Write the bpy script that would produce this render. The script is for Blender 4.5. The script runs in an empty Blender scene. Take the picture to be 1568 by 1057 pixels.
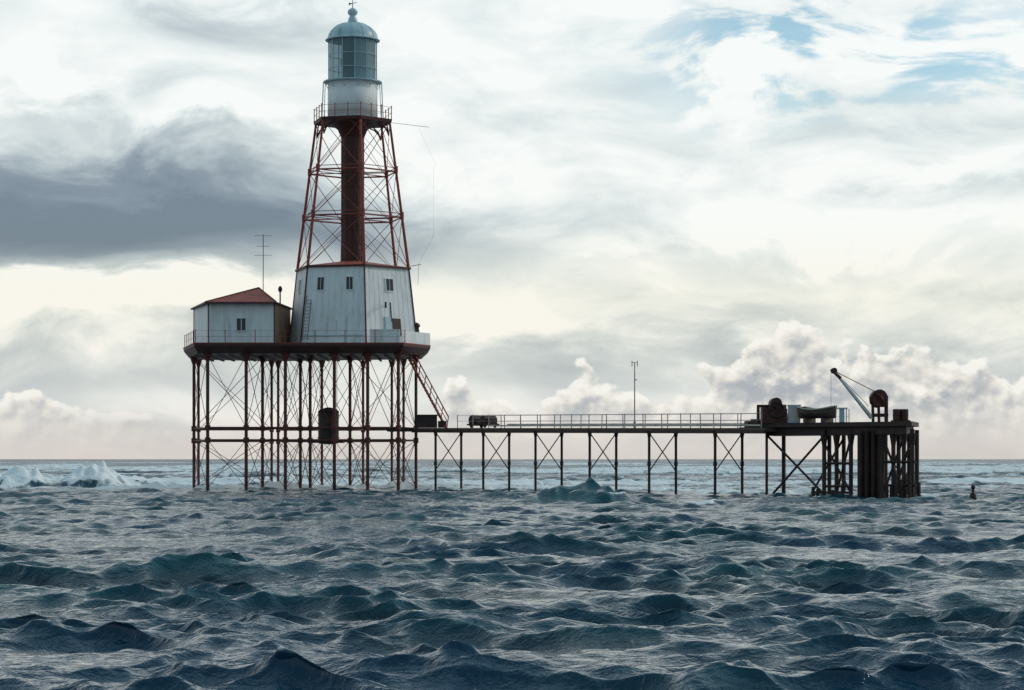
import bpy, math, random
import numpy as np
from mathutils import Vector, Matrix
random.seed(4)
scene = bpy.context.scene
F = 3702.0      # focal length in survey units
EYE = 2.6       # eye height above the sea (m)
def at(u, v, z):
    """survey reading (bearing, altitude, range) -> metres"""
    return Vector(((u-784.0)/F*z, z, EYE+(703.0-v)/F*z))

# ------------------------------------------------------------ camera
cam_d = bpy.data.cameras.new("camera"); cam = bpy.data.objects.new("camera", cam_d)
scene.collection.objects.link(cam)
cam.location = (0,0,EYE); cam.rotation_euler = (math.radians(90),0,0)
cam_d.lens = 85; cam_d.sensor_width = 36; cam_d.shift_y = 174.5/1568
cam_d.clip_start = 0.5; cam_d.clip_end = 60000
scene.camera = cam
scene.view_settings.view_transform = 'Standard'
scene.view_settings.look = 'None'; scene.view_settings.exposure = 0

def s2l(c):
    r=[]
    for x in c:
        x/=255.0
        r.append(x/12.92 if x<=.04045 else ((x+.055)/1.055)**2.4)
    return tuple(r)+(1.0,)

# ------------------------------------------------------------ node helper
class NT:
    def __init__(s, tree): s.t=tree; s.n=tree.nodes; s.l=tree.links
    def new(s, ty, **kw):
        n=s.n.new(ty)
        for k,v in kw.items(): setattr(n,k,v)
        return n
    def put(s, sock, v):
        if isinstance(v, bpy.types.NodeSocket): s.l.new(v, sock)
        else: sock.default_value = v
    def m(s, op, a, b=0.0, c=None, clamp=False):
        n=s.new('ShaderNodeMath', operation=op); n.use_clamp=clamp
        s.put(n.inputs[0],a); s.put(n.inputs[1],b)
        if c is not None: s.put(n.inputs[2],c)
        return n.outputs[0]
    def ss(s, x, a, b, lo=0.0, hi=1.0):
        n=s.new('ShaderNodeMapRange', interpolation_type='SMOOTHSTEP')
        s.put(n.inputs[0],x)
        for i,v in zip((1,2,3,4),(a,b,lo,hi)): s.put(n.inputs[i],v)
        return n.outputs[0]
    def vec(s,x,y,z=0.0):
        n=s.new('ShaderNodeCombineXYZ')
        for i,v in enumerate((x,y,z)): s.put(n.inputs[i],v)
        return n.outputs[0]
    def noise(s, v, scale, detail=5, rough=.55, dist=0.0):
        n=s.new('ShaderNodeTexNoise'); s.put(n.inputs['Vector'],v)
        n.inputs['Scale'].default_value=scale; n.inputs['Detail'].default_value=detail
        n.inputs['Roughness'].default_value=rough; n.inputs['Distortion'].default_value=dist
        return n.outputs['Fac']
    def mix(s, f, a, b, blend='MIX'):
        n=s.new('ShaderNodeMix', data_type='RGBA', blend_type=blend)
        s.put(n.inputs[0],f); s.put(n.inputs[6],a); s.put(n.inputs[7],b)
        return n.outputs[2]
    def ramp(s, f, stops, interp='LINEAR'):
        n=s.new('ShaderNodeValToRGB'); s.put(n.inputs[0],f); cr=n.color_ramp; cr.interpolation=interp
        while len(cr.elements)<len(stops): cr.elements.new(0.5)
        for e,(p,c) in zip(cr.elements, stops): e.position=p; e.color=c
        return n.outputs[0]

# ------------------------------------------------------------ world / sky
SUN_EL, SUN_AZ = math.radians(30), math.radians(72)   # azimuth from +Y towards +X
world=bpy.data.worlds.new("World"); scene.world=world; world.use_nodes=True
try:
    world.cycles.sampling_method='MANUAL'; world.cycles.sample_map_resolution=512
except Exception: pass
N=NT(world.node_tree); N.n.clear()
tc=N.new('ShaderNodeTexCoord').outputs['Generated']
sep=N.new('ShaderNodeSeparateXYZ'); N.l.new(tc,sep.inputs[0])
X,Y,Z=sep.outputs
hh=N.m('SQRT', N.m('ADD', N.m('MULTIPLY',X,X), N.m('MULTIPLY',Y,Y)))
V=N.m('MULTIPLY', N.m('DIVIDE',Z,N.m('MAXIMUM',hh,.02)), F/100)
V=N.m('MINIMUM', N.m('MAXIMUM',V,-1.0), 90.0)
U=N.m('MULTIPLY', N.m('ARCTAN2',X,Y), F/100)
# gentle domain warp
P0=N.vec(N.m('MULTIPLY',U,.30), N.m('MULTIPLY',V,.55), 0)
w1=N.noise(P0,1.0,1,.5); w2=N.noise(N.vec(N.m('MULTIPLY',U,.30),N.m('MULTIPLY',V,.55),7.3),1.0,1,.5)
Uw=N.m('ADD',U,N.m('MULTIPLY',N.m('SUBTRACT',w1,.5),2.4))
Vw=N.m('ADD',V,N.m('MULTIPLY',N.m('SUBTRACT',w2,.5),1.4))
nA=N.noise(N.vec(N.m('MULTIPLY',Uw,.26),N.m('MULTIPLY',Vw,.72),3.1),1.0,6,.52)
nS=N.noise(N.vec(N.m('MULTIPLY',Uw,.75),N.m('MULTIPLY',Vw,1.8),11.0),1.0,6,.57)
def blob(u,v,ru,rv,e0=.15,uu=None,vv=None):
    cu,cv=(u-784)/100,(703-v)/100
    a=N.m('DIVIDE',N.m('SUBTRACT',uu or Uw,cu),ru/100); b=N.m('DIVIDE',N.m('SUBTRACT',vv or Vn,cv),rv/100)
    d=N.m('SQRT',N.m('ADD',N.m('MULTIPLY',a,a),N.m('MULTIPLY',b,b)))
    return N.ss(d,e0,1.0,1.0,0.0)
Vn=N.m('ADD',Vw,N.m('MULTIPLY',N.m('SUBTRACT',nS,.5),1.1))
B=N.m('ADD',.90,N.m('MULTIPLY',N.m('SUBTRACT',nA,.5),.95))
B=N.m('ADD',B,N.m('MULTIPLY',N.m('SUBTRACT',nS,.5),.55))
for (u,v,ru,rv,w) in [
    (40,335,800,170,-.55),(280,380,700,90,-.34),(260,290,520,120,-.26),(640,345,300,90,-.10),
    (60,95,300,90,.22),(330,180,260,35,.22),(400,45,260,60,-.22),(100,180,220,35,-.14),
    (215,475,380,42,.55),(600,480,500,50,.12),
    (1000,260,640,260,.08),(1420,315,260,35,-.20),(1150,395,420,30,-.14),(930,60,220,60,-.10),
    (150,570,620,70,-.22),(1100,570,900,80,-.28),(560,540,400,30,-.10)]:
    B=N.m('ADD',B,N.m('MULTIPLY',blob(u,v,ru,rv),w))
cloud=N.ramp(N.m('ADD',B,0,clamp=True),[(0.0,s2l((122,137,151))),(.25,s2l((142,156,169))),(.5,s2l((180,192,199))),(.72,s2l((212,221,224))),(.88,s2l((236,242,242))),(1.0,s2l((251,253,252)))])
tint=N.ramp(N.m('DIVIDE',V,8.0,clamp=True),[(0,(1.0,.94,.90,1)),(.12,(1,.95,.905,1)),(.31,(1,.95,.855,1)),(.46,(1,.995,.975,1)),(1,(.98,1,1,1))])
cloud=N.mix(1.0,cloud,tint,'MULTIPLY')
# cumulus row low over the horizon
Pc=N.vec(U,N.m('MULTIPLY',V,1.15),5.0)
nC=N.noise(Pc,1.6,7,.50,.1)
nC2=N.noise(N.vec(N.m('ADD',U,-.07),N.m('ADD',N.m('MULTIPLY',V,1.15),.12),5.0),1.6,7,.50,.1)
hC=N.m('ADD',.50,0.0)
for (u,w,a) in [(1170,75,1.15),(1240,70,.9),(1390,75,1.05),(1500,80,.7),(885,45,.90),(700,28,.80),(765,35,.5),(960,50,.5),(1060,60,.5),(1310,50,.4),(100,110,.30),(-200,300,.4),(1800,250,.5)]:
    d=N.m('DIVIDE',N.m('SUBTRACT',U,(u-784)/100),w/100)
    g=N.m('POWER',2.718,N.m('MULTIPLY',N.m('MULTIPLY',d,d),-1.0))
    hC=N.m('ADD',hC,N.m('MULTIPLY',g,a))
e=N.m('ADD',N.m('SUBTRACT',hC,V),N.m('MULTIPLY',N.m('SUBTRACT',nC,.5),1.7))
cm=N.ss(e,0.0,.12)
edge=N.ss(e,.0,.70,1.0,0.0)
emb=N.m('MULTIPLY',N.m('SUBTRACT',nC,nC2),4.4)
cs=N.m('ADD',N.m('ADD',N.m('MULTIPLY',edge,.55),.34),emb,clamp=True)
cumc=N.ramp(cs,[(0,s2l((168,173,180))),(.35,s2l((198,198,198))),(.7,s2l((233,229,220))),(1,s2l((250,247,240)))])
cumfade=N.ss(V,.1,1.0,.12,.9)
cloud=N.mix(N.m('MULTIPLY',cm,cumfade),cloud,cumc)
hz=N.ss(V,0,1.0,.72,0.0)
cloud=N.mix(hz,cloud,s2l((209,199,193)))
# darker, bluer overcast away from the bright quarter and towards the zenith
side=N.ss(Y,-.5,.55,0.0,1.0)
cloud=N.mix(1.0,cloud,N.mix(side,(.44,.54,.60,1),(1,1,1,1)),'MULTIPLY')
cloud=N.mix(1.0,cloud,N.mix(N.ss(Z,.22,.62),(1,1,1,1),(.42,.57,.66,1)),'MULTIPLY')
bgc=N.new('ShaderNodeBackground'); N.put(bgc.inputs[0],cloud); bgc.inputs[1].default_value=1.0
sky=N.new('ShaderNodeTexSky',sky_type='NISHITA'); sky.sun_disc=False
sky.sun_elevation=SUN_EL; sky.sun_rotation=SUN_AZ
bgs=N.new('ShaderNodeBackground'); N.put(bgs.inputs[0],N.mix(1.0,sky.outputs[0],(.68,1.05,1.12,1),'MULTIPLY')); bgs.inputs[1].default_value=.11
hole=N.m('MULTIPLY',N.ss(N.m('ADD',N.m('MULTIPLY',nS,.75),N.m('MULTIPLY',w1,.25)),.53,.42),blob(1270,95,430,150,.3))
hole=N.m('MULTIPLY',hole,.75)
cov=N.m('ADD',hole,.03,clamp=True)
ms=N.new('ShaderNodeMixShader'); N.put(ms.inputs[0],cov); N.l.new(bgc.outputs[0],ms.inputs[1]); N.l.new(bgs.outputs[0],ms.inputs[2])
out=N.new('ShaderNodeOutputWorld'); N.l.new(ms.outputs[0],out.inputs[0])

sl=bpy.data.lights.new("sun",'SUN'); sl.energy=1.0; sl.angle=math.radians(12); sl.color=(1,.90,.77)
so=bpy.data.objects.new("sun",sl); scene.collection.objects.link(so)
sd=Vector((math.sin(SUN_AZ)*math.cos(SUN_EL),math.cos(SUN_AZ)*math.cos(SUN_EL),math.sin(SUN_EL)))
so.rotation_euler=sd.to_track_quat('Z','Y').to_euler(); so.location=(0,100,80)

# ------------------------------------------------------------ materials
def paint(name, col, col2, rough=.6, metal=0, nscale=1.5, streak=False, bump=.15):
    m=bpy.data.materials.new(name); m.use_nodes=True; T=NT(m.node_tree)
    b=m.node_tree.nodes['Principled BSDF']
    g=T.new('ShaderNodeNewGeometry').outputs['Position']
    mp=T.new('ShaderNodeMapping'); T.l.new(g,mp.inputs[0]); mp.inputs['Scale'].default_value=(1,1,.18) if streak else (1,1,1)
    n=T.noise(mp.outputs[0],nscale,5,.65)
    f=T.ss(n,.45,.72)
    T.put(b.inputs['Base Color'],T.mix(f,tuple(col)+(1,),tuple(col2)+(1,)))
    b.inputs['Roughness'].default_value=rough; b.inputs['Metallic'].default_value=metal
    if bump:
        bp=T.new('ShaderNodeBump'); bp.inputs['Strength'].default_value=bump; bp.inputs['Distance'].default_value=.05
        T.l.new(T.noise(g,nscale*6,2,.6),bp.inputs['Height']); T.l.new(bp.outputs[0],b.inputs['Normal'])
    return m
M_iron=paint("tarred_iron",(.028,.014,.012),(.085,.026,.018),bump=0)
M_red=paint("red_oxide_iron",(.34,.055,.036),(.13,.035,.028),bump=0,nscale=2.2)
M_col=paint("column_iron",(.085,.018,.013),(.030,.013,.012),streak=True,bump=0)
M_pile=paint("pile_iron",(.14,.030,.022),(.05,.019,.016),nscale=.8,bump=0)
M_white=paint("white_paint",(.86,.88,.88),(.62,.64,.62),streak=True,nscale=1.4)
M_grey=paint("pale_blue_paint",(.46,.62,.68),(.36,.47,.51),rough=.4,streak=True)
M_roof=paint("roof_red",(.42,.080,.055),(.22,.05,.04))
M_tan=paint("tan_boards",(.40,.24,.15),(.20,.12,.08),streak=True)
M_rail=paint("rail_paint",(.50,.42,.40),(.25,.10,.07),nscale=3,bump=0)
M_wire=paint("wire",(.10,.09,.09),(.05,.04,.04),bump=0)
M_dark=paint("window_dark",(.015,.02,.025),(.03,.035,.04),rough=.15,bump=0)
M_wood=paint("weathered_deck",(.10,.065,.05),(.04,.028,.025))
M_lens=paint("lens_brass",(.20,.16,.10),(.10,.09,.07),rough=.3,bump=0)
M_cream=paint("cream_paint",(.66,.60,.50),(.38,.28,.2))
M_glass=bpy.data.materials.new("lantern_glass"); M_glass.use_nodes=True
T=NT(M_glass.node_tree); T.n.clear()
o=T.new('ShaderNodeOutputMaterial'); tr=T.new('ShaderNodeBsdfTransparent'); tr.inputs[0].default_value=(.62,.74,.78,1)
gl=T.new('ShaderNodeBsdfPrincipled'); gl.inputs['Base Color'].default_value=(.25,.36,.40,1); gl.inputs['Roughness'].default_value=.12
mm=T.new('ShaderNodeMixShader'); mm.inputs[0].default_value=.45
T.l.new(tr.outputs[0],mm.inputs[1]); T.l.new(gl.outputs[0],mm.inputs[2]); T.l.new(mm.outputs[0],o.inputs[0])

# ------------------------------------------------------------ mesh builder
class MB:
    def __init__(s): s.v=[]; s.f=[]
    def beam(s,a,b,r,n=6,r2=None):
        a=Vector(a); b=Vector(b); r2=r if r2 is None else r2
        d=(b-a)
        if d.length<1e-6: return
        q=d.to_track_quat('Z','Y'); o=len(s.v)
        for p,rr in ((a,r),(b,r2)):
            for i in range(n):
                t=2*math.pi*(i+.5)/n
                s.v.append(p+q@Vector((rr*math.cos(t),rr*math.sin(t),0)))
        for i in range(n):
            j=(i+1)%n; s.f.append((o+i,o+j,o+n+j,o+n+i))
        s.f.append(tuple(o+i for i in reversed(range(n)))); s.f.append(tuple(o+n+i for i in range(n)))
    def box(s,c,size,rot=0.0):
        c=Vector(c); x,y,z=[k/2 for k in size]; o=len(s.v); R=Matrix.Rotation(rot,3,'Z')
        for dx,dy,dz in ((-x,-y,-z),(x,-y,-z),(x,y,-z),(-x,y,-z),(-x,-y,z),(x,-y,z),(x,y,z),(-x,y,z)):
            s.v.append(c+R@Vector((dx,dy,dz)))
        for f in ((0,3,2,1),(4,5,6,7),(0,1,5,4),(1,2,6,5),(2,3,7,6),(3,0,4,7)): s.f.append(tuple(o+i for i in f))
    def prism(s,lo,hi):
        """stack two rings of equal count"""
        n=len(lo); o=len(s.v); s.v+= [Vector(p) for p in lo]+[Vector(p) for p in hi]
        for i in range(n):
            j=(i+1)%n; s.f.append((o+i,o+j,o+n+j,o+n+i))
        s.f.append(tuple(o+i for i in reversed(range(n)))); s.f.append(tuple(o+n+i for i in range(n)))
    def poly(s,pts):
        o=len(s.v); s.v+=[Vector(p) for p in pts]; s.f.append(tuple(range(o,o+len(pts))))
    def lathe(s,c,prof,n=32):
        c=Vector(c); o=len(s.v)
        for r,z in prof:
            for i in range(n):
                t=2*math.pi*i/n; s.v.append(c+Vector((r*math.cos(t),r*math.sin(t),z)))
        for k in range(len(prof)-1):
            for i in range(n):
                j=(i+1)%n; s.f.append((o+k*n+i,o+k*n+j,o+(k+1)*n+j,o+(k+1)*n+i))
        s.f.append(tuple(o+i for i in reversed(range(n)))); s.f.append(tuple(o+(len(prof)-1)*n+i for i in range(n)))
    def quadslab(s,a,b,c,d,off):
        off=Vector(off); s.prism([a,b,c,d],[Vector(p)+off for p in (a,b,c,d)])
    def done(s,name,mat,parent=None,smooth=False):
        me=bpy.data.meshes.new(name); me.from_pydata([tuple(p) for p in s.v],[],s.f); me.update()
        import bmesh
        bm=bmesh.new(); bm.from_mesh(me); bmesh.ops.recalc_face_normals(bm,faces=bm.faces); bm.to_mesh(me); bm.free()
        if smooth:
            for p in me.polygons: p.use_smooth = len(p.vertices)==4
        me.materials.append(mat)
        ob=bpy.data.objects.new(name,me); scene.collection.objects.link(ob)
        if parent: ob.parent=parent
        return ob
def empty(name):
    e=bpy.data.objects.new(name,None); scene.collection.objects.link(e); return e

# ============================================================ LIGHTHOUSE
LH=empty("lighthouse")
CX,CY=at(540,0,205)[0],205.0
k=205/F
def hexc(R,H,off=0): 
    return [Vector((CX+R*math.cos(math.radians(15+off+60*i)),CY-R*math.sin(math.radians(15+off+60*i)),H)) for i in range(6)]
HD=12.15                         # main deck level
HR=EYE+293*.0545                 # top of keepers' quarters
HG=EYE+513*k                     # gallery underside
# quarters
R0,R1=5.72,4.98
w=MB(); w.prism(hexc(R0,HD),hexc(R1,HR)); w.done("quarters_walls",M_white,LH)
w=MB()
lo,hi=hexc(R0+.02,HD),hexc(R1+.02,HR)
for i in range(6): w.beam(lo[i],hi[i],.07,6)
w.prism(hexc(R1+.22,HR),hexc(R1+.22,HR+.16))
w.done("quarters_corner_trim",M_col,LH)
w=MB(); w.prism(hexc(R1+.16,HR+.16),hexc(1.0,HR+.75)); w.done("quarters_roof",M_roof,LH)
def face_pt(i,s,t,out=0.0):
    a=lo[i].lerp(lo[(i+1)%6],s); b=hi[i].lerp(hi[(i+1)%6],s); p=a.lerp(b,t)
    mid=(lo[i]+lo[(i+1)%6])/2-Vector((CX,CY,HD)); mid.z=0; mid.normalize()
    return p+mid*out
def panel(mb,i,s0,s1,t0,t1,out,th=.05):
    a=[face_pt(i,s0,t0,out),face_pt(i,s1,t0,out),face_pt(i,s1,t1,out),face_pt(i,s0,t1,out)]
    b=[face_pt(i,s0,t0,out+th),face_pt(i,s1,t0,out+th),face_pt(i,s1,t1,out+th),face_pt(i,s0,t1,out+th)]
    mb.prism(a,b)
wd=MB(); wf=MB()
# face 1 = front-left (corners 75..135), face 0 = front-right (15..75)
def window(i,s0,s1,t0,t1):
    for (p,q_,r_,t_) in ((s0-.012,s0,t0-.012,t1+.012),(s1,s1+.012,t0-.012,t1+.012),(s0,s1,t0-.014,t0),(s0,s1,t1,t1+.012)):
        panel(wf,i,p,q_,r_,t_,-.02,.09)
    panel(wd,i,s0,s1,t0,t1,-.02,.05)
    panel(wf,i,(s0+s1)/2-.003,(s0+s1)/2+.003,t0,t1,.03,.03)
window(1,.20,.31,.70,.865); window(1,.69,.80,.70,.865)
window(0,.40,.55,.70,.855); window(5,.3,.45,.7,.86); window(2,.4,.6,.7,.86)
wd.done("quarters_window_panes",M_dark,LH); wf.done("quarters_window_frames",M_white,LH)
dr=MB(); panel(dr,0,.30,.46,.12,.34,.0,.06); dr.done("quarters_door",M_iron,LH)
dr=MB(); panel(dr,0,.50,.62,.12,.36,.0,.09); dr.done("quarters_open_door_leaf",M_grey,LH)
vr=MB()
for i in (0,1,2,5):
    for sct in np.linspace(.1,.9,9): vr.beam(face_pt(i,sct,.01,.005),face_pt(i,sct,.985,.005),.010,4)
vr.done("wall_seams",M_white,LH)
pu=MB()
panel(pu,1,.04,.97,.10,.115,.0,.05); pu.beam(face_pt(1,.46,.12,.06),face_pt(1,.46,.30,.06),.03,4); pu.beam(face_pt(1,.3,.35,.03),face_pt(1,.3,.02,.03),.03,4)
pu.done("wall_pipes",M_grey,LH)
# door lamp bracket + pipe
x=MB(); p=face_pt(0,.60,.50,.05); x.beam(p,p+Vector((.1,-.9,.25)),.04); x.beam(p+Vector((.1,-.9,.25)),p+Vector((.1,-.9,-.25)),.09)
p=face_pt(0,.48,.30,.03); x.beam(p,face_pt(0,.48,.55,.03),.04); x.done("lamp_bracket",M_iron,LH)
# ladder on left face
ld=MB()
a0,a1=at(463,521,199.9),at(471,436,201.6); 
for dx in (0,.42): ld.beam(a0+Vector((dx,0,0)),a1+Vector((dx,0,0)),.03,4)
for i in range(16):
    p=a0.lerp(a1,(i+.5)/16); ld.beam(p,p+Vector((.42,0,0)),.022,4)
ld.done("access_ladder",M_wire,LH)

# tower legs, rings, bracing
tw=MB(); br=MB()
def RH(H): return R1+(3.30-R1)*(H-HR)/(HG-HR)
levels=[HR+.1,EYE+368*k,EYE+438*k,HG]
for i in range(6):
    tw.beam(hexc(RH(levels[0]),levels[0])[i],hexc(RH(HG),HG)[i],.125,8,.10)
for li,H in enumerate(levels):
    c=hexc(RH(H),H)
    for i in range(6):
        if 0<li<3:
            tw.beam(c[i],c[(i+1)%6],.07,6)
            tw.beam(c[i]+Vector((0,0,.32)),c[(i+1)%6]+Vector((0,0,.32)),.035,5)
            tw.beam(c[i],Vector((CX,CY,H)),.045,5)
            tw.beam(c[i]-Vector((0,0,.15)),c[i]+Vector((0,0,.45)),.17,8)
for a,b in zip(levels[:-1],levels[1:]):
    ca,cb=hexc(RH(a),a),hexc(RH(b),b)
    for i in range(6):
        j=(i+1)%6
        br.beam(ca[i],cb[j],.03,4); br.beam(ca[j],cb[i],.03,4)
        br.beam(ca[i],Vector((CX,CY,b-.1)),.018,4)
tw.done("tower_legs",M_red,LH); br.done("tower_bracing",M_red,LH)
cl=MB(); cl.lathe((CX,CY,0),[(.95,HR),(.95,HG-2.0),(.98,HG-1.2),(1.25,HG-.55),(1.8,HG),(1.8,HG+.02)],24)
for i in range(12):
    t=2*math.pi*i/12; cl.beam((CX+.96*math.cos(t),CY+.96*math.sin(t),HR),(CX+.96*math.cos(t),CY+.96*math.sin(t),HG-1.6),.035,4)
for H in np.linspace(HR+1,HG-1.8,9): cl.lathe((CX,CY,0),[(.99,H),(.99,H+.07)],24)
cl.done("stair_column",M_col,LH,False)
# gallery
g=MB(); g.prism(hexc(3.45,HG),hexc(3.52,HG+.28)); 
for i in range(6):
    c=hexc(3.2,HG)[i]
    d=(Vector((CX,CY,0))-Vector((c.x,c.y,0))).normalized()
    for sgn in (1,-1):
        n2=hexc(3.2,HG)[(i+sgn)%6]; dd=(n2-c).normalized()
        pts=[c+Vector((0,0,-1.1)),c+dd*.22+Vector((0,0,-.6)),c+dd*.6+Vector((0,0,-.22)),c+dd*1.1]
        for a,b in zip(pts[:-1],pts[1:]): g.beam(a,b,.06,5)
    pts=[c+Vector((0,0,-1.0)),c+d*.3+Vector((0,0,-.45)),c+d*1.0]
    for a,b in zip(pts[:-1],pts[1:]): g.beam(a,b,.06,5)
g.done("gallery_floor",M_col,LH)
gr=MB()
top=hexc(3.45,HG+.28)
for i in range(6):
    a,b=top[i],top[(i+1)%6]
    for s_ in (0,.33,.66): 
        p=a.lerp(b,s_); gr.beam(p,p+Vector((0,0,1.05)),.04,5); gr.lathe(p+Vector((0,0,1.03)),[(.02,0),(.06,.05),(.02,.1)],6)
    for h in (.5,1.0): gr.beam(a+Vector((0,0,h)),b+Vector((0,0,h)),.018,4)
gr.done("gallery_railing",M_red,LH)
# lantern
HL=HG+.28
z1=EYE+575*k; z2=EYE+640*k
lw=MB(); lw.lathe((CX,CY,0),[(2.12,HL),(2.10,z1)],40); lw.done("lantern_base",M_white,LH,True)
lr=MB(); lr.lathe((CX,CY,0),[(2.15,z1),(2.48,z1+.05),(2.48,z1+.13),(2.06,z1+.2)],40)
lr.lathe((CX,CY,0),[(2.16,HL+.02),(2.16,HL+.2)],40)
for i in range(12):
    t=2*math.pi*(i+.5)/12
    lr.beam((CX+2.46*math.cos(t),CY+2.46*math.sin(t),z1+.1),(CX+2.13*math.cos(t),CY+2.13*math.sin(t),z1-.5),.03,4)
for sx in (-1,1):   # stays from the lantern ring to the gallery
    lr.beam((CX+sx*2.46,CY-.2,z1+.1),(CX+sx*2.6,CY-.2,HL),.045,5); lr.beam((CX+sx*2.30,CY-.2,z1+.1),(CX+sx*2.42,CY-.2,HL),.03,5)
lr.done("lantern_rings",M_grey,LH)
gs=MB()
n=32; r=2.0
for i in range(n):
    a,b=2*math.pi*i/n,2*math.pi*(i+1)/n
    gs.poly([(CX+r*math.cos(a),CY+r*math.sin(a),z1+.15),(CX+r*math.cos(b),CY+r*math.sin(b),z1+.15),(CX+r*math.cos(b),CY+r*math.sin(b),z2),(CX+r*math.cos(a),CY+r*math.sin(a),z2)])
gs.done("lantern_glazing",M_glass,LH)
mu=MB()
for i in range(12):
    t=2*math.pi*(i+.3)/12; mu.beam((CX+2.04*math.cos(t),CY+2.04*math.sin(t),z1+.1),(CX+2.04*math.cos(t),CY+2.04*math.sin(t),z2),.05,4)
for h in (z1+.18,z1+1.2,z1+2.35):
    for i in range(n):
        a,b=2*math.pi*i/n,2*math.pi*(i+1)/n
        mu.beam((CX+2.04*math.cos(a),CY+2.04*math.sin(a),h),(CX+2.04*math.cos(b),CY+2.04*math.sin(b),h),.035,4)
mu.done("lantern_mullions",M_grey,LH)
ln=MB(); ln.lathe((CX,CY,0),[(.5,z1+.1),(.5,z1+.9),(.85,z1+1.1),(1.05,z1+1.8),(.85,z1+2.5),(.3,z1+2.9)],20); ln.done("lens_apparatus",M_lens,LH,True)
cu=MB()   # blanked panes
for i in range(n):
    a,b=2*math.pi*i/n,2*math.pi*(i+1)/n
    if math.radians(275)<a<math.radians(345) or math.radians(30)<a<math.radians(120):
        cu.poly([(CX+1.9*math.cos(a),CY+1.9*math.sin(a),z1+.15),(CX+1.9*math.cos(b),CY+1.9*math.sin(b),z1+.15),(CX+1.9*math.cos(b),CY+1.9*math.sin(b),z2),(CX+1.9*math.cos(a),CY+1.9*math.sin(a),z2)])
cu.done("lantern_curtain",M_white,LH)
dm=MB(); prof=[(2.02,z2),(2.30,z2-.02),(2.32,z2+.06),(2.1,z2+.14)]
hz_=1.42
for i in range(1,9):
    t=i/9*math.pi/2; prof.append((2.06*math.cos(t)+.05,z2+.14+hz_*math.sin(t)))
zt=z2+.14+hz_
prof+=[(.42,zt),(.38,zt+.25),(.30,zt+.45),(.22,zt+.55),(.36,zt+.68),(.44,zt+.86),(.38,zt+1.06),(.2,zt+1.18),(.05,zt+1.25),(.04,zt+1.9)]
dm.lathe((CX,CY,0),prof,40)
dm.done("lantern_dome",M_grey,LH,True)
va=MB(); va.beam((CX-.05,CY,zt+1.62),(CX+.35,CY,zt+1.7),.03,4)
va.poly([(CX+.0,CY,zt+1.62),(CX-.35,CY,zt+1.45),(CX-.3,CY,zt+1.7)]); va.done("wind_vane",M_wire,LH)
db=MB()
for i in range(12):
    t0=2*math.pi*i/12; last=None
    for j in range(0,9):
        t=j/9*math.pi/2; rr=2.06*math.cos(t)+.06; p=Vector((CX+rr*math.cos(t0),CY+rr*math.sin(t0),z2+.15+hz_*math.sin(t)))
        if last: db.beam(last,p,.025,4)
        last=p
db.done("dome_ribs",M_grey,LH)
# aerial boom and wires
ae=MB(); ae.beam(at(598,188,205),at(657,195,204),.022,4); ae.beam(at(640,193,204),at(668,255,204),.006,4)
ae.beam(at(664,255,204),at(664,360,204),.006,4); ae.beam(at(664,360,204),at(641,405,203),.006,4)
ae.beam(at(628,408,203),at(645,405,203),.03,4); ae.beam(at(641,405,203),at(640,436,203),.02,4)
ae.done("aerial_wires",M_wire,LH)

# main deck
def ring(pts,H): return [Vector(((u-784)/F*z,z,H)) for u,z in pts]
plan=[(281,207.5),(297,198.2),(618,198.2),(659,203),(655,212),(420,217),(284,213)]
inner=[(289,207.5),(303,199.2),(612,199.2),(648,203),(645,211),(420,215.5),(294,212)]
d=MB(); d.prism(ring(plan,HD-.28),ring(plan,HD)); d.prism(ring(inner,HD-.85),ring(plan,HD-.283)); d.done("main_deck",M_col,LH)
db_=MB()
for u in range(300,640,17):
    db_.beam(at(u,0,199.3)*Vector((1,1,0)) +Vector((0,0,HD-1.0)),Vector(((u-784)/F*199.3,211,HD-1.0)),.09,4)
db_.done("deck_joists",M_iron,LH)
lip=MB(); pl=ring(plan,HD-.05)
for a,b in zip(pl,pl[1:]+pl[:1]): lip.beam(a,b,.05,4)
lip.done("deck_lip",M_red,LH)
# deck railing
rl=MB(); pl=ring([(283,207.5),(299,198.5),(620,198.5)],HD)
def railing(mb,a,b,n,h=1.05,r=.035,rails=(.5,1.0),wr=.012):
    for i in range(n+1):
        p=a.lerp(b,i/n); mb.beam(p,p+Vector((0,0,h)),r,5)
    for q in rails: mb.beam(a+Vector((0,0,q)),b+Vector((0,0,q)),wr,4)
railing(rl,pl[0],pl[1],5,1.1,.035); railing(rl,pl[1],pl[2],7,1.05,.036)
rl.done("deck_railing",M_red,LH)
pb=MB()
for a,b,h in ((at(566,0,198.6),at(612,0,199.0),1.12),(at(620,0,199.2),at(658,0,203),1.0)):
    a=Vector((a.x,a.y,HD)); b=Vector((b.x,b.y,HD)); pb.quadslab(a,b,b+Vector((0,0,h)),a+Vector((0,0,h)),(.03,.08,0))
pb.done("deck_parapet_panels",M_white,LH)
bx=MB(); p=at(637,0,203.8); bx.lathe((p.x,p.y,HD),[(.3,0),(.34,.4),(.3,1.1),(.24,1.5),(.35,1.62),(.33,1.8),(.1,1.95)],12); bx.done("vent_cowl",M_iron,LH,True)

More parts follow.
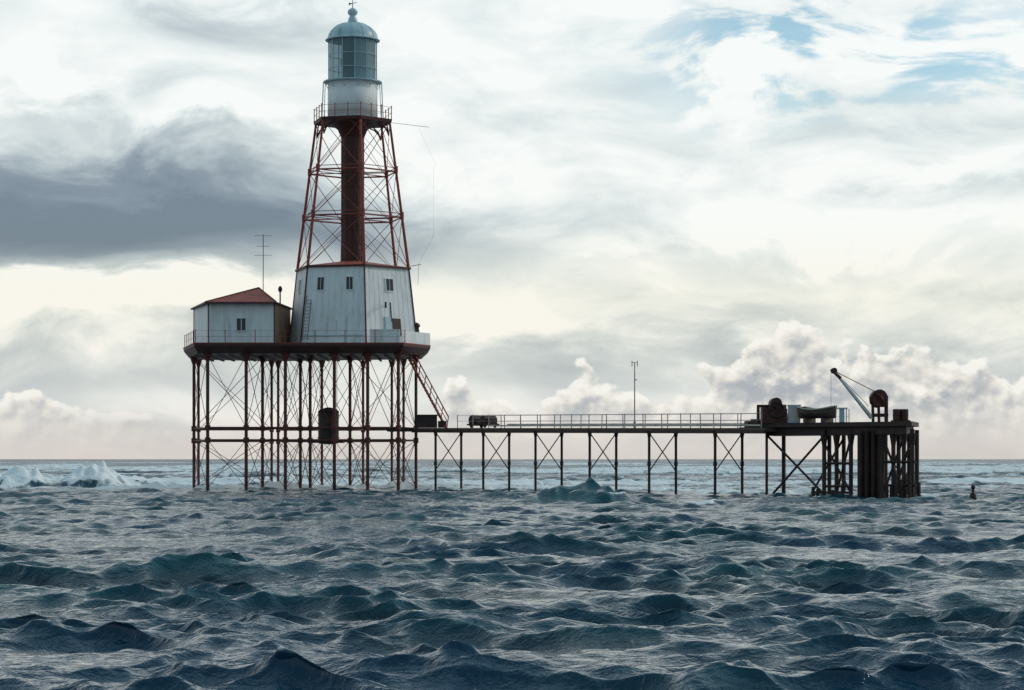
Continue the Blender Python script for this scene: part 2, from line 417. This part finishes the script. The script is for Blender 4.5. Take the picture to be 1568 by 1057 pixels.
# piles
pi=MB(); cap=MB(); bz=MB(); xb=MB()
rowF=[(318,199.6),(377,199.6),(437,199.6),(512,199.6),(563,199.6),(610,199.6)]
rowM=[(297,206),(402,204),(460,204.5),(475,203),(536,204),(637,203.5)]
rowB=[(304,212),(416,212),(426,214),(493,214),(556,214),(600,212),(618,211)]
HB1,HB2=EYE+48*.0537,EYE+29*.0537
def g0(u,z,H): return Vector(((u-784)/F*z,z,H))
for row,r in ((rowF,.145),(rowM,.135),(rowB,.12)):
    for (u,z) in row:
        pi.beam(g0(u,z,-3),g0(u,z,HD-.8),r,8)
        cap.beam(g0(u,z,HD-1.5),g0(u,z,HD-.85),r*1.1,8,r*2.8)
        for H in (HB1,HB2): cap.beam(g0(u,z,H-.22),g0(u,z,H+.22),r*1.7,8)
    for (a,b) in zip(row[:-1],row[1:]):
        if abs(a[0]-b[0])<14: continue
        for H in (HB1,HB2): bz.beam(g0(*a,H),g0(*b,H),.085,6)
        for lo_,hi_ in ((HB1,HD-.95),(0.2,HB2)):
            xb.beam(g0(*a,lo_),g0(*b,hi_),.03,4); xb.beam(g0(*b,lo_),g0(*a,hi_),.03,4)
for i in range(6):
    a,b,c=rowF[i],rowM[i],rowB[i]
    for p,q in ((a,b),(b,c)):
        for H in (HB1,HB2): bz.beam(g0(*p,H),g0(*q,H),.07,6)
        for lo_,hi_ in ((HB1,HD-.95),(0.2,HB2)):
            xb.beam(g0(*p,lo_),g0(*q,hi_),.028,4); xb.beam(g0(*q,lo_),g0(*p,hi_),.028,4)
pi.done("screw_piles",M_pile,LH); cap.done("pile_collars",M_pile,LH); bz.done("pile_girts",M_pile,LH); xb.done("pile_cross_bracing",M_pile,LH)
# stairs down to the jetty
st=MB(); a=at(624,545,203); b=at(684,657,201)
for dy in (-.45,.45):
    o=Vector((0,dy,0)); st.beam(a+o,b+o,.10,4)
    h=Vector((.15,dy,1.0)); st.beam(a+h,b+h,.05,4); st.beam(a+h*.55,b+h*.55,.03,4)
    for i in range(8):
        p=a.lerp(b,i/7); st.beam(p+o,p+h,.035,4)
for i in range(22):
    p=a.lerp(b,(i+.5)/22); st.box(p,(.28,.9,.05))
st.done("stairs",M_red,LH)
# lower landing
la=MB(); p0,p1=g0(592,201,4.9),g0(700,201,4.9)
la.quadslab(p0,p1,p1+Vector((0,3.0,0)),p0+Vector((0,3.0,0)),(0,0,.28)); la.done("lower_landing",M_iron,LH)

# hanging tank under deck
WT=empty("water_tank")
t=MB(); p=g0(503,201,0); t.lathe((p.x,p.y,0),[(.1,EYE+22*.0543),(.82,EYE+24*.0543),(.86,EYE+30*.0543),(.86,EYE+70*.0543),(.9,EYE+72*.0543),(.7,EYE+76*.0543),(.15,EYE+79*.0543)],20); t.done("tank_shell",M_iron,WT)
t=MB()
for H in (4.3,5.2,6.2): t.lathe((p.x,p.y,0),[(.92,H),(.92,H+.1)],20)
for dx in (-.7,.7): t.beam((p.x+dx,p.y,6.5),(p.x+dx,p.y,HD-.9),.03,4); 
t.box((p.x,p.y,4.0),(2.6,1.6,.14)); t.done("tank_hoops",M_iron,WT)

# ============================================================ COTTAGE
KC=empty("keepers_cottage")
HE=EYE+240*.05375; 
fp=[(297,206.5),(319,199.3),(420,199.3),(444,206.5)]
c=MB(); c.prism(ring(fp,HD),ring(fp,HE)); c.done("walls",M_white,KC)
q=ring(fp,HD); q2=ring(fp,HE)
c=MB(); 
c.quadslab(q[2]+Vector((.02,-.0,0)),q[3],q2[3],q2[2]+Vector((.02,0,0)),(.05,-.01,0)); c.done("boarded_end_wall",M_tan,KC)
ev=ring([(293,207.2),(314,198.6),(423,198.6),(448,207.2)],HE)
R=Vector(((396-784)/F*202.5,202.5,EYE+262*.0547)); Rb=Vector(((380-784)/F*206,206,EYE+262*.0547))
c=MB(); o=len(c.v); c.v+=ev+[R,Rb]; c.f+=[(1,2,4),(2,3,5,4),(3,0,5),(0,1,4,5),(3,2,1,0)]; c.done("hip_roof",M_roof,KC)
c=MB()
for a,b in zip(ev,ev[1:]+ev[:1]): c.beam(a-Vector((0,0,.06)),b-Vector((0,0,.06)),.09,4)
for a,b in zip(q,q2): c.beam(a,b,.06,4)
for a,b in ((ev[1],R),(ev[2],R),(R,Rb)): c.beam(a+Vector((0,0,.03)),b+Vector((0,0,.03)),.05,4)
c.done("eaves_and_corner_trim",M_col,KC)
c=MB(); c1=MB()
def fr(u,v,z=199.27): return at(u,v,z)
def winf(u0,u1,v0,v1):
    a,b=fr(u0,v1),fr(u1,v0); m=(a+b)/2; w_,h_=b.x-a.x,b.z-a.z
    c.box((m.x,199.28,m.z),(w_,.08,h_))
    c1.box((m.x,199.25,m.z),(.05,.12,h_))
    for dx in (-w_/2,w_/2): c1.box((m.x+dx,199.25,m.z),(.08,.12,h_+.1))
    for dz in (-h_/2,h_/2): c1.box((m.x,199.24,m.z+dz),(w_+.12,.12,.08))
winf(362,377,487,507); c.done("window_panes",M_dark,KC)
for u in (335,350,400): c1.box((fr(u,500).x,199.28,(HD+HE)/2),(.03,.05,HE-HD-.1))
c1.done("window_frames",M_white,KC)
vp=MB(); p=at(429,0,201.5); vp.lathe((p.x,p.y,0),[(.06,HE),(.06,EYE+255*.0544),(.17,EYE+258*.0544),(.17,EYE+262*.0544),(.05,EYE+265*.0544)],10); vp.done("flue_pipe",M_iron,KC)
TV=empty("tv_antenna")
ta=MB(); p=at(403,0,203); ta.beam((p.x,203,EYE+255*.0548),(p.x,203,EYE+344*.0548),.035,5)
for v,w_ in ((361,13),(377,10),(391,13)):
    h=EYE+(703-v)*.0548; ta.beam((p.x-w_*.055,203,h),(p.x+w_*.055,203,h),.018,4)
    for i in range(-2,3): ta.beam((p.x+i*w_*.025,202.6,h),(p.x+i*w_*.025,203.4,h),.01,4)
ta.done("mast_and_dipoles",M_wire,TV)

# ============================================================ JETTY
JT=empty("jetty")
A=Vector(((596-784)/F*203,203,0)); Bp=Vector(((1168-784)/F*167,167,0))
dj=(Bp-A).normalized(); nj=Vector((-dj.y,dj.x,0)); WJ=2.6
if nj.x<0: nj=-nj
def onj(u):
    s_=(u-784)/F; t=(s_*A.y-A.x)/(dj.x-s_*dj.y); return A+dj*t
def hj(p):
    f=(p-A).length/(Bp-A).length; return EYE+(47.5*(203*(1-f)+167*f))/F
jd=MB(); a,b=onj(632),onj(1172)
lo_=[a,b,b+nj*WJ,a+nj*WJ]
jd.prism([p+Vector((0,0,hj(a if i in(0,3) else b)-.24)) for i,p in enumerate(lo_)],[p+Vector((0,0,hj(a if i in(0,3) else b))) for i,p in enumerate(lo_)])
jd.done("deck_planks",M_wood,JT)
jb=MB()
for s_ in (.0,WJ-.0):
    o=nj*s_; jb.beam(a+o+Vector((0,0,hj(a)-.26)),b+o+Vector((0,0,hj(b)-.26)),.17,4)
pairs=[667,740,820,903,994,1095]
for u in pairs:
    p=onj(u); q_=p+nj*WJ; h=hj(p)-.2
    for x_ in (p,q_):
        jb.beam(x_+Vector((0,0,-3)),x_+Vector((0,0,h)),.105,8)
        jb.beam(x_+Vector((0,0,h-.5)),x_+Vector((0,0,h)),.11,8,.2)
        jb.beam(x_+Vector((0,0,2.1)),x_+Vector((0,0,2.4)),.15,8)
    jb.beam(p+Vector((0,0,h-.15)),q_+Vector((0,0,1.7)),.045,5); jb.beam(q_+Vector((0,0,h-.15)),p+Vector((0,0,1.7)),.045,5)
jb.done("trestles",M_iron,JT)
jr=MB()
for s_ in (0.05,WJ-.05):
    a2,b2=onj(700)+nj*s_,onj(1165)+nj*s_
    n_=17 if s_<1 else 14
    for i in range(n_+1):
        p=a2.lerp(b2,i/n_); h=hj(p); jr.beam(p+Vector((0,0,h)),p+Vector((random.uniform(-.04,.04),0,h+1.05)),.038,5)
    for r_,w_ in ((1.02,.022),(.55,.018)): jr.beam(a2+Vector((0,0,hj(a2)+r_)),b2+Vector((0,0,hj(b2)+r_)),w_,4)
jr.done("jetty_railing",M_rail,JT)
jp=MB()
for s_,h_ in ((.3,.18),(WJ-.5,.3)):
    a2,b2=onj(745)+nj*s_,onj(1160)+nj*s_
    jp.beam(a2+Vector((0,0,hj(a2)+h_)),b2+Vector((0,0,hj(b2)+h_)),.06,6)
jp.done("service_pipes",M_cream,JT)

# pier head
PH=empty("pier_head")
def gh(u,z,H): return Vector(((u-784)/F*z,z,H))
pp=[(1163,168),(1396,159),(1407,165),(1180,174.5)]
HP=EYE+56*164/F
h=MB(); h.prism([gh(u,z,HP-.30) for u,z in pp],[gh(u,z,HP) for u,z in pp])
ins=[(1172,168.3),(1388,159.6),(1399,164.5),(1186,173.8)]
h.prism([gh(u,z,HP-.85) for u,z in ins],[gh(u,z,HP-.303) for u,z in ins]); h.done("head_deck",M_iron,PH)
b_=MB(); 
piles=[(1174,168),(1262,164.5),(1281,164),(1303,163),(1352,161.2),(1368,160.8),(1384,160.2),(1397,159.6),
       (1200,172.5),(1270,170),(1292,169.5),(1356,166.5),(1376,166),(1392,165.5),(1404,165)]
for u,z in piles: b_.beam(gh(u,z,-3),gh(u,z,HP-.5),.15 if u!=1174 else .1,8)
for u,z in piles[1:8]: b_.beam(gh(u,z,HP-1.6),gh(u,z,HP-.8),.15,8,.28)
for lo_,hi_ in (((1180,168,0.0),(1262,164.5,HP-.9)),((1174,168,HP-.8),(1262,164.5,.2)),((1281,164,.3),(1303,163,HP-1)),((1303,163,.3),(1262,164.5,HP-1.4)),
    ((1352,161.2,.2),(1384,160.2,HP-1)),((1384,160.2,.2),(1352,161.2,HP-1)),((1368,160.8,.2),(1397,159.6,HP-1)),((1240,169,.0),(1292,169.5,HP-1)),((1348,161.2,HP-1.0),(1372,160.8,2.0))):
    b_.beam(gh(*lo_),gh(*hi_),.085,5)
for H in (.75,2.3): 
    b_.beam(gh(1262,164.5,H),gh(1303,163,H),.09,5); b_.beam(gh(1350,161.2,H+.1),gh(1402,159.4,H+.1),.09,5)
b_.done("head_piles_and_braces",M_iron,PH)
f_=MB()
for i,u in enumerate(range(1317,1350,5)): f_.beam(gh(u,161.6+(i%2)*.3,-3),gh(u,161.6+(i%2)*.3,HP-.6),.17,6)
for i,u in enumerate(range(1351,1413,7)): f_.beam(gh(u,159.2+(i%3)*.5,-3),gh(u,159.2+(i%3)*.5,.55+random.uniform(0,1.2)),.13,6)
for i,u in enumerate(range(1317,1350,8)): f_.beam(gh(u,164.5,-3),gh(u,164.5,HP-.6),.2,6)
for i,u in enumerate((1245,1252,1262,1275,1290)): f_.beam(gh(u,163,-3),gh(u,163,.3+random.uniform(0,.7)),.12,6)
f_.beam(gh(1243,163,.35),gh(1300,162,.35),.12,4); f_.done("fender_piles",M_iron,PH)
r_=MB(); railing(r_,gh(1180,174,HP),gh(1300,169.8,HP),6,1.0,.03); r_.done("head_railing",M_rail,PH)

def Hh(v,z): return EYE+(703-v)*z/F
WN=empty("boat_winch"); z=168
w=MB(); p=gh(1183,z,0)
w.box((gh(1176,z,0).x,z,(HP+Hh(624,z))/2),(.9,1.6,Hh(624,z)-HP)); 
w.box((gh(1192,z,0).x,z+.1,(HP+Hh(622,z))/2),(.95,1.5,Hh(622,z)-HP))
o=gh(1187,z,Hh(617,z)); w.beam(o-Vector((0,.8,.05)),o+Vector((0,.8,-.05)),.40,14)
w.beam(gh(1161,z,HP),gh(1161,z,Hh(620,z)),.12,6); w.beam(gh(1161,z,Hh(622,z)),gh(1204,z,Hh(622,z)),.1,6); w.beam(gh(1204,z,HP),gh(1204,z,Hh(626,z)),.08,6)
w.done("winch_body",M_col,WN)
w=MB(); 
for y_ in (-.9,.9):
    for r0 in (.52,): 
        for i in range(16):
            a,b=2*math.pi*i/16,2*math.pi*(i+1)/16; cc=gh(1187,z,Hh(628,z))+Vector((0,y_,0))
            w.beam(cc+Vector((r0*math.cos(a),0,r0*math.sin(a))),cc+Vector((r0*math.cos(b),0,r0*math.sin(b))),.06,5)
            if i%4==0: w.beam(cc,cc+Vector((r0*math.cos(a),0,r0*math.sin(a))),.03,4)
w.done("winch_wheels",M_iron,WN)
SL=empty("storage_locker"); w=MB(); p=gh(1216,166.5,0); hh_=Hh(622,166.5)-HP
w.box((p.x,p.y,HP+hh_/2),(.75,.9,hh_)); w.box((p.x,p.y,HP+hh_+.04),(.85,1.0,.08)); w.done("locker_box",M_grey,SL)
w=MB(); w.box((p.x,p.y-.46,HP+hh_/2),(.6,.03,hh_*.8)); w.box((p.x+.2,p.y-.5,HP+hh_/2),(.05,.06,.12)); w.done("locker_door",M_cream,SL)
# dinghy on chocks
DG=empty("dinghy"); w=MB(); a,b=gh(1226,166,0),gh(1280,164,0); L=(b-a).length; ax=(b-a).normalized(); ay=Vector((-ax.y,ax.x,0))
prev=None; ns=12; hb=HP+.28
def hull(t): return .75*math.sin(math.pi*min(1,.12+t*.86))**.6*(1 if t<.98 else .6)
for i in range(ns+1):
    t=i/ns; hw=hull(t)
    sh=.62+.22*(2*t-1)**2
    c0=a+ax*(L*t); ringp=[]
    for s_ in np.linspace(-1,1,9):
        ang=s_*math.pi/2; ringp.append(c0+ay*(hw*math.sin(ang))+Vector((0,0,hb+sh*(1-max(0,math.cos(ang))**.8) if abs(s_)<1 else hb+sh)))
    o=len(w.v); w.v+=ringp
    if prev is not None:
        for j in range(8): w.f.append((prev+j,prev+j+1,o+j+1,o+j))
    if i in (0,ns): w.f.append(tuple(range(o,o+9)))
    prev=o
w.done("hull",M_wood,DG)
w=MB()
for sg in (-1,1):
    last=None
    for i in range(ns+1):
        t=i/ns; hw=hull(t); p=a+ax*(L*t)+ay*(hw*sg)+Vector((0,0,hb+.62+.22*(2*t-1)**2))
        if last: w.beam(last,p,.05,5)
        last=p
for t in (.3,.6): w.box(a+ax*(L*t)+Vector((0,0,hb+.5)),(.25,1.3,.05),math.atan2(ax.y,ax.x))
w.done("gunwale_and_thwarts",M_cream,DG)
w=MB()
for t in (.25,.75): w.box(a+ax*(L*t)+Vector((0,0,HP+.16)),(.2,1.2,.32),math.atan2(ax.y,ax.x))
w.done("chocks",M_wood,DG)
# crane
CR=empty("jib_crane"); z=162.5; w=MB(); ft=gh(1334,z,HP+.25); tip=gh(1277,z-1.2,Hh(568,z-1.2))
for dy in (-.22,.22): w.beam(ft+Vector((0,dy,0)),tip+Vector((0,dy*.4,0)),.075,5)
up=Vector((.28,0,.30))
w.beam(ft+up*.3,tip+Vector((.05,0,.0)),.06,5)
for i in range(14):
    p,q_=ft.lerp(tip,i/14),ft.lerp(tip,(i+1)/14); s_=.22*(1-.6*i/14); w.beam(p+Vector((0,-s_,0)),q_+Vector((0,s_,0)),.025,4)
w.done("jib_boom",M_white,CR)
w=MB(); w.beam(tip-Vector((0,.25,0)),tip+Vector((0,.25,0)),.20,12); w.beam(tip+Vector((-.2,0,.1)),tip+Vector((.45,0,-.5)),.11,6); w.done("jib_head_sheave",M_col,CR)
w=MB(); mast=gh(1340,z,0); mh=Hh(600,z)
w.beam(tip,Vector((mast.x,z,mh)),.03,4); w.beam(tip-Vector((.2,0,0)),tip-Vector((.2,0,2.4)),.015,4); w.beam(tip,gh(1330,z,Hh(622,z)),.02,4); w.done("hoist_cables",M_wire,CR)
w=MB(); # slewing head / hoist drum
cc=gh(1345,z,Hh(610,z)); 
w.beam(cc-Vector((0,.5,0)),cc+Vector((0,.5,0)),.56,16)
w.beam(cc+Vector((-.2,-.45,-.2)),cc+Vector((.2,.45,.15)),.5,12)
for u in (1337,1346,1357): w.beam(gh(u,z,HP),gh(u-1,z,Hh(612,z)),.10,6)
w.beam(gh(1357,z,HP),gh(1357,z,Hh(606,z)),.14,6); w.box(gh(1347,z,Hh(622,z)),(.95,.7,.14))
w.beam(gh(1335,z,Hh(636,z)),gh(1360,z,Hh(636,z)),.12,6); w.done("hoist_drum_and_frame",M_col,CR)
FD=empty("fuel_drum_rack"); w=MB(); z=161.5
for u in (1373,1385): 
    p=gh(u,z,0); w.lathe((p.x,p.y,0),[(.24,HP+.1),(.26,HP+.15),(.26,HP+.42),(.28,HP+.45),(.26,HP+.48),(.26,HP+.8),(.2,HP+.84)],14)
w.box(gh(1379,z+.5,HP+.46),(.95,.4,.8)); w.done("drums",M_col,FD)
w=MB(); w.box(gh(1379,z,HP+.06),(1.15,1.1,.1)); w.done("rack",M_iron,FD)
LB=empty("lifebuoy_locker"); w=MB(); p=gh(1289,163,0); w.box((p.x,p.y,HP+.45),(.3,.4,.9)); w.box((p.x,p.y,HP+.94),(.7,.5,.08)); w.beam((p.x+.3,p.y,HP),(p.x+.3,p.y,HP+.9),.04,5); w.done("locker_post",M_grey,LB)
# trolley and crates on the jetty
TR=empty("jetty_trolley"); w=MB(); p=onj(712)+nj*1.0; hp=hj(p)
for i,(dx,hh2,rr) in enumerate(((0.2,.75,.4),(1.15,.7,.36))):
    c0=p+dj*(dx*1.6); w.beam(c0+Vector((0,0,hp+.62))-nj*.6,c0+Vector((0,0,hp+.62))+nj*.6,rr,12)
    w.box(c0+Vector((0,0,hp+.45)),(1.1,.9,.55),math.atan2(dj.y,dj.x))
w.box(p+dj*1.1+Vector((0,0,hp+.28)),(2.8,1.2,.12),math.atan2(dj.y,dj.x))
w.done("trolley_load",M_iron,TR); w=MB()
for dx in (.2,2.0):
    for s_ in (-.5,.5):
        c0=p+dj*dx+nj*s_+Vector((0,0,hp+.17)); w.beam(c0-nj*.05,c0+nj*.05,.17,12)
w.done("trolley_wheels",M_col,TR)
GB=empty("generator_shed"); w=MB(); p=g0(653,200.5,5.2); w.box(p+Vector((0,.6,.5)),(1.7,1.4,1.0)); w.box(p+Vector((0,.6,1.04)),(1.9,1.6,.08)); 
w.beam(p+Vector((-.9,.4,.2)),p+Vector((-.9,.4,1.3)),.08,6); w.box(p+Vector((1.3,.6,.28)),(.7,1.0,.55)); w.done("shed_body",M_iron,GB)
CT=empty("cargo_crates"); w=MB(); p=onj(1128)+nj*1.2; hp=hj(p)
for dx,s_ in ((0,.5),(.75,.62),(1.45,.45)): w.box(p+dj*dx+Vector((0,0,hp+s_/2)),(s_,s_*1.1,s_),.4+dx)
w.box(p+dj*.7+Vector((0,0,hp+.03)),(2.4,1.0,.05),math.atan2(dj.y,dj.x)); w.done("crates",M_wood,CT)
RM=empty("signal_mast"); w=MB(); p=onj(956)+nj*1.0; hp=hj(p); th=Hh(555,p.y)
w.beam(p+Vector((0,0,hp)),p+Vector((0,0,th)),.055,6,.04); w.beam(p+Vector((-.22,0,th-.02)),p+Vector((.22,0,th-.02)),.03,4)
for dx in (-.2,.2): w.beam(p+Vector((dx,0,th-.3)),p+Vector((dx,0,th+.12)),.035,5)
w.beam(p+Vector((0,0,th-1.3)),p+Vector((.15,0,th-1.3)),.05,5)
w.beam(p+Vector((0,0,hp)),p+Vector((0,0,hp+.5)),.1,6); w.done("mast_pole",M_rail,RM)
BU=empty("marker_buoy"); w=MB(); p=gh(1490,150,0.1); w.lathe((p.x,p.y,.1),[(.12,-.3),(.22,0),(.2,.3),(.08,.45),(.07,.6),(.14,.68),(.12,.85),(.02,.9)],12); w.done("buoy_body",M_iron,BU,True)

# ============================================================ SEA
rng=np.random.default_rng(23)
tx=np.concatenate([np.linspace(-1.6,-.265,60)[:-1],np.linspace(-.265,.265,960),np.linspace(.265,1.6,60)[1:]])
y1=18*np.exp(np.arange(0,int(math.log(520/18)/.0021))*.0021)
y2=y1[-1]*np.exp(np.arange(1,420)*.009)
yn=np.linspace(3,17.9,50)
yy=np.concatenate([yn,y1,y2])
nr,nc=len(yy),len(tx)
GX=(yy[:,None]*tx[None,:]).astype(np.float32); GY=np.repeat(yy[:,None],nc,1).astype(np.float32)
sp=np.gradient(yy)[:,None].astype(np.float32)
gm=np.zeros_like(GX)
for i in range(16):
    L=rng.uniform(4,22); a=rng.uniform(0,2*math.pi); kk=2*math.pi/L
    gm+=np.sin(kk*(GX*math.cos(a)*.7+GY*math.sin(a))+rng.uniform(0,6.28))
gm=np.clip(1.0+gm*.17,.35,1.6)
dz=np.zeros_like(GX); dxx=np.zeros_like(GX); dyy=np.zeros_like(GX); jac=np.zeros_like(GX)
lam=np.exp(np.linspace(math.log(.24),math.log(16),160))
for L in lam:
    L*=rng.uniform(.96,1.04); kk=2*math.pi/L
    ang=math.radians(-106+rng.normal(0,34 if L<5 else 20)); cx,cy=math.cos(ang),math.sin(ang)
    ak=(.047*math.exp(-math.log(L/.95)**2/(2*1.05**2))+.007)*rng.uniform(.5,1.4)
    a=ak/kk
    ph=(kk*(GX*cx+GY*cy)+rng.uniform(0,6.28)).astype(np.float32)
    att=np.exp(-(2.2*sp/L)**2)
    am=a*att*(gm if L<5 else 1.0)
    s_,c_=np.sin(ph),np.cos(ph)
    ch=1.0
    dz+=am*c_; dxx-=am*s_*cx*ch; dyy-=am*s_*cy*ch; jac+=am*kk*c_
# open-water swell beyond the reef
fs=np.clip((GY-235)/120,0,1)
sw=np.zeros_like(GX)
for i in range(16):
    L=math.exp(rng.uniform(math.log(16),math.log(80))); kk=2*math.pi/L; ang=math.radians(-95+rng.normal(0,22))
    sw+=(.012*L**.75)*np.cos(kk*(GX*math.cos(ang)+GY*math.sin(ang))+rng.uniform(0,6.28))*np.exp(-(2.3*sp/L)**2)
dz+=sw*fs*.9
foam=np.clip((jac-1.02)*1.2,0,1)*.45
foam=np.maximum(foam,np.clip((sw-.30)*2.2,0,.72)*fs)
rag=np.zeros_like(GX)
for i in range(24):
    L=rng.uniform(.7,5); a=rng.uniform(0,6.28); kk=2*math.pi/L
    rag+=np.sin(kk*(GX*math.cos(a)+GY*math.sin(a))+rng.uniform(0,6.28))*L**.5
rag/=5.0
def hump(cx_,cy_,wx,wy,h,f,front=1.0,fth=.25):
    global dz,foam
    ex=(GX-cx_)/wx; ey=(GY-cy_-.6*rag)/np.where(GY<cy_,wy*front,wy)
    g=np.exp(-np.abs(ex)**2.6-ey**2)
    gg=g*(1+.22*rag)
    dz+=h*gg; foam=np.maximum(foam,np.clip((g-fth)*1.8,0,1)*f)
px=lambda u,z:(u-784)/F*z
hump(px(30,228),228,2.7,5,1.25,1.3,.5,.15); hump(px(-40,240),240,6,5,.9,1.2,.5)
hump(px(135,224),224,2.6,5,1.45,1.3,.5,.15); hump(px(170,228),228,3.4,5,.8,1.2,.6,.15); hump(px(80,236),236,9,6,.5,1.1,.6,.1)
hump(px(290,240),240,14,5,.5,1.1,1,.1); hump(px(500,236),236,10,4,.45,1.1,1,.1); hump(px(760,240),240,8,4,.4,1.0,1,.1); hump(px(1000,236),236,9,4,.45,1.1,1,.1); hump(px(1250,240),240,8,4,.4,1.0,1,.1); hump(px(1500,250),250,8,4,.4,1.0,1,.1)
for (u,z,wx,h_) in ((250,208,5,.38),(340,204,3,.42),(430,210,4,.42),(520,203,3,.38),(590,206,3,.42),(690,204,4,.42),(750,200,3,.35),(850,205,5,.45),(1010,192,4,.35),(1120,184,3,.38),(1210,176,3,.4),(1290,170,2,.3),(1350,168,2,.3),(1420,168,2,.3)):
    hump(px(u,z),z,wx,1.8,h_,1.3,.7,.08)
hump(px(870,142),142,3.2,2.2,.80,0,.8); hump(px(940,141),141,2.2,1.8,.50,.7,.8,.5); hump(px(800,150),150,4,2.5,.35,.0)
hump(px(1075,138),138,1.6,1.3,.35,1.0,1,.3)
hump(px(720,27.5),27.5,.35,.3,.12,0); hump(px(1115,28),28,.42,.35,.17,0); hump(px(1500,45),45,1.6,.8,.25,0); hump(px(270,55),55,.8,.6,.22,.0); hump(px(250,31),31,.8,.4,.1,0)
band=np.clip((GY-198)/8,0,1)*np.clip((700-GY)/450,0,1)*np.clip((GX+90)/25,0,1)*np.clip((60-GX)/30,0,1)*.64
for (u,z,wx,wy,f) in ((300,212,12,9,.9),(500,214,10,9,.9),(660,212,7,8,.8),(1000,205,12,10,.75),(850,215,12,10,.8),(1240,180,7,10,.6),(1480,230,9,8,.7),(1120,190,6,6,.6),(1400,168,6,8,.5)):
    band=np.maximum(band,np.exp(-((GX-px(u,z))/wx)**2-((GY-z)/wy)**2)*f*1.5)
foam=np.maximum(foam,np.clip(band*.82,0,1.1))
verts=np.stack([GX+dxx,GY+dyy,dz-.05],-1).reshape(-1,3).astype(np.float32)
idx=np.arange(nr*nc).reshape(nr,nc)
q=np.stack([idx[:-1,:-1],idx[:-1,1:],idx[1:,1:],idx[1:,:-1]],-1).reshape(-1,4)
me=bpy.data.meshes.new("sea_water"); me.vertices.add(len(verts)); me.vertices.foreach_set("co",verts.ravel())
me.loops.add(q.size); me.loops.foreach_set("vertex_index",q.ravel().astype(np.int32))
me.polygons.add(len(q)); me.polygons.foreach_set("loop_start",np.arange(0,q.size,4,dtype=np.int32)); me.polygons.foreach_set("loop_total",np.full(len(q),4,dtype=np.int32))
me.update(calc_edges=True)
me.polygons.foreach_set("use_smooth",np.ones(len(q),dtype=bool))
at_=me.attributes.new("foam",'FLOAT','POINT'); at_.data.foreach_set("value",foam.ravel().astype(np.float32))
sea=bpy.data.objects.new("sea_water",me); scene.collection.objects.link(sea)
m=bpy.data.materials.new("sea_water"); m.use_nodes=True; T=NT(m.node_tree); T.n.clear()
geo=T.new('ShaderNodeNewGeometry').outputs['Position']
sp_=T.new('ShaderNodeSeparateXYZ'); T.l.new(geo,sp_.inputs[0]); PX,PY,PZ=sp_.outputs
fa=T.new('ShaderNodeAttribute'); fa.attribute_name="foam"
n1=T.noise(T.vec(T.m('MULTIPLY',PX,.75),PY,0),3.4,4,.60,.2)
n0=T.noise(T.vec(PX,T.m('MULTIPLY',PY,.45),9.0),.12,2,.6)
n3=T.noise(T.vec(T.m('MULTIPLY',PX,.5),PY,5.0),.5,3,.6)
fn=T.noise(T.vec(T.m('MULTIPLY',PX,.6),T.m('MULTIPLY',PY,.35),2.0),.9,5,.7,.4)
fm=T.ss(T.m('ADD',fa.outputs['Fac'],T.m('MULTIPLY',T.m('SUBTRACT',fn,.5),1.5)),.42,.70)
fm=T.m('MULTIPLY',fm,T.ss(fa.outputs['Fac'],.02,.2))
far=T.ss(PY,60,500)
bp0=T.new('ShaderNodeBump'); bp0.inputs['Strength'].default_value=1.0; T.l.new(n3,bp0.inputs['Height']); T.put(bp0.inputs['Distance'],T.m('MULTIPLY',far,1.4))
bp=T.new('ShaderNodeBump'); bp.inputs['Strength'].default_value=1.0; bp.inputs['Distance'].default_value=.12
T.l.new(n1,bp.inputs['Height']); T.l.new(bp0.outputs[0],bp.inputs['Normal'])
w_=T.new('ShaderNodeBsdfPrincipled')
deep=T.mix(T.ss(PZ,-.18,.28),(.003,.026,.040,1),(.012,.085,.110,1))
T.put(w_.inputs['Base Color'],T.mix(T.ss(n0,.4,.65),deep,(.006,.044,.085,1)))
T.put(w_.inputs['Roughness'],T.m('ADD',.05,T.m('MULTIPLY',far,.22))); w_.inputs['IOR'].default_value=1.333
T.put(w_.inputs['Specular IOR Level'],T.m('SUBTRACT',.60,T.m('MULTIPLY',far,.22)))
T.l.new(bp.outputs[0],w_.inputs['Normal'])
fo=T.new('ShaderNodeBsdfDiffuse'); fo.inputs['Color'].default_value=(.90,.93,.94,1)
T.l.new(bp.outputs[0],fo.inputs['Normal'])
mx=T.new('ShaderNodeMixShader'); T.put(mx.inputs[0],fm); T.l.new(w_.outputs[0],mx.inputs[1]); T.l.new(fo.outputs[0],mx.inputs[2])
o=T.new('ShaderNodeOutputMaterial'); T.l.new(mx.outputs[0],o.inputs[0])
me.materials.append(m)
print("verts",len(verts))
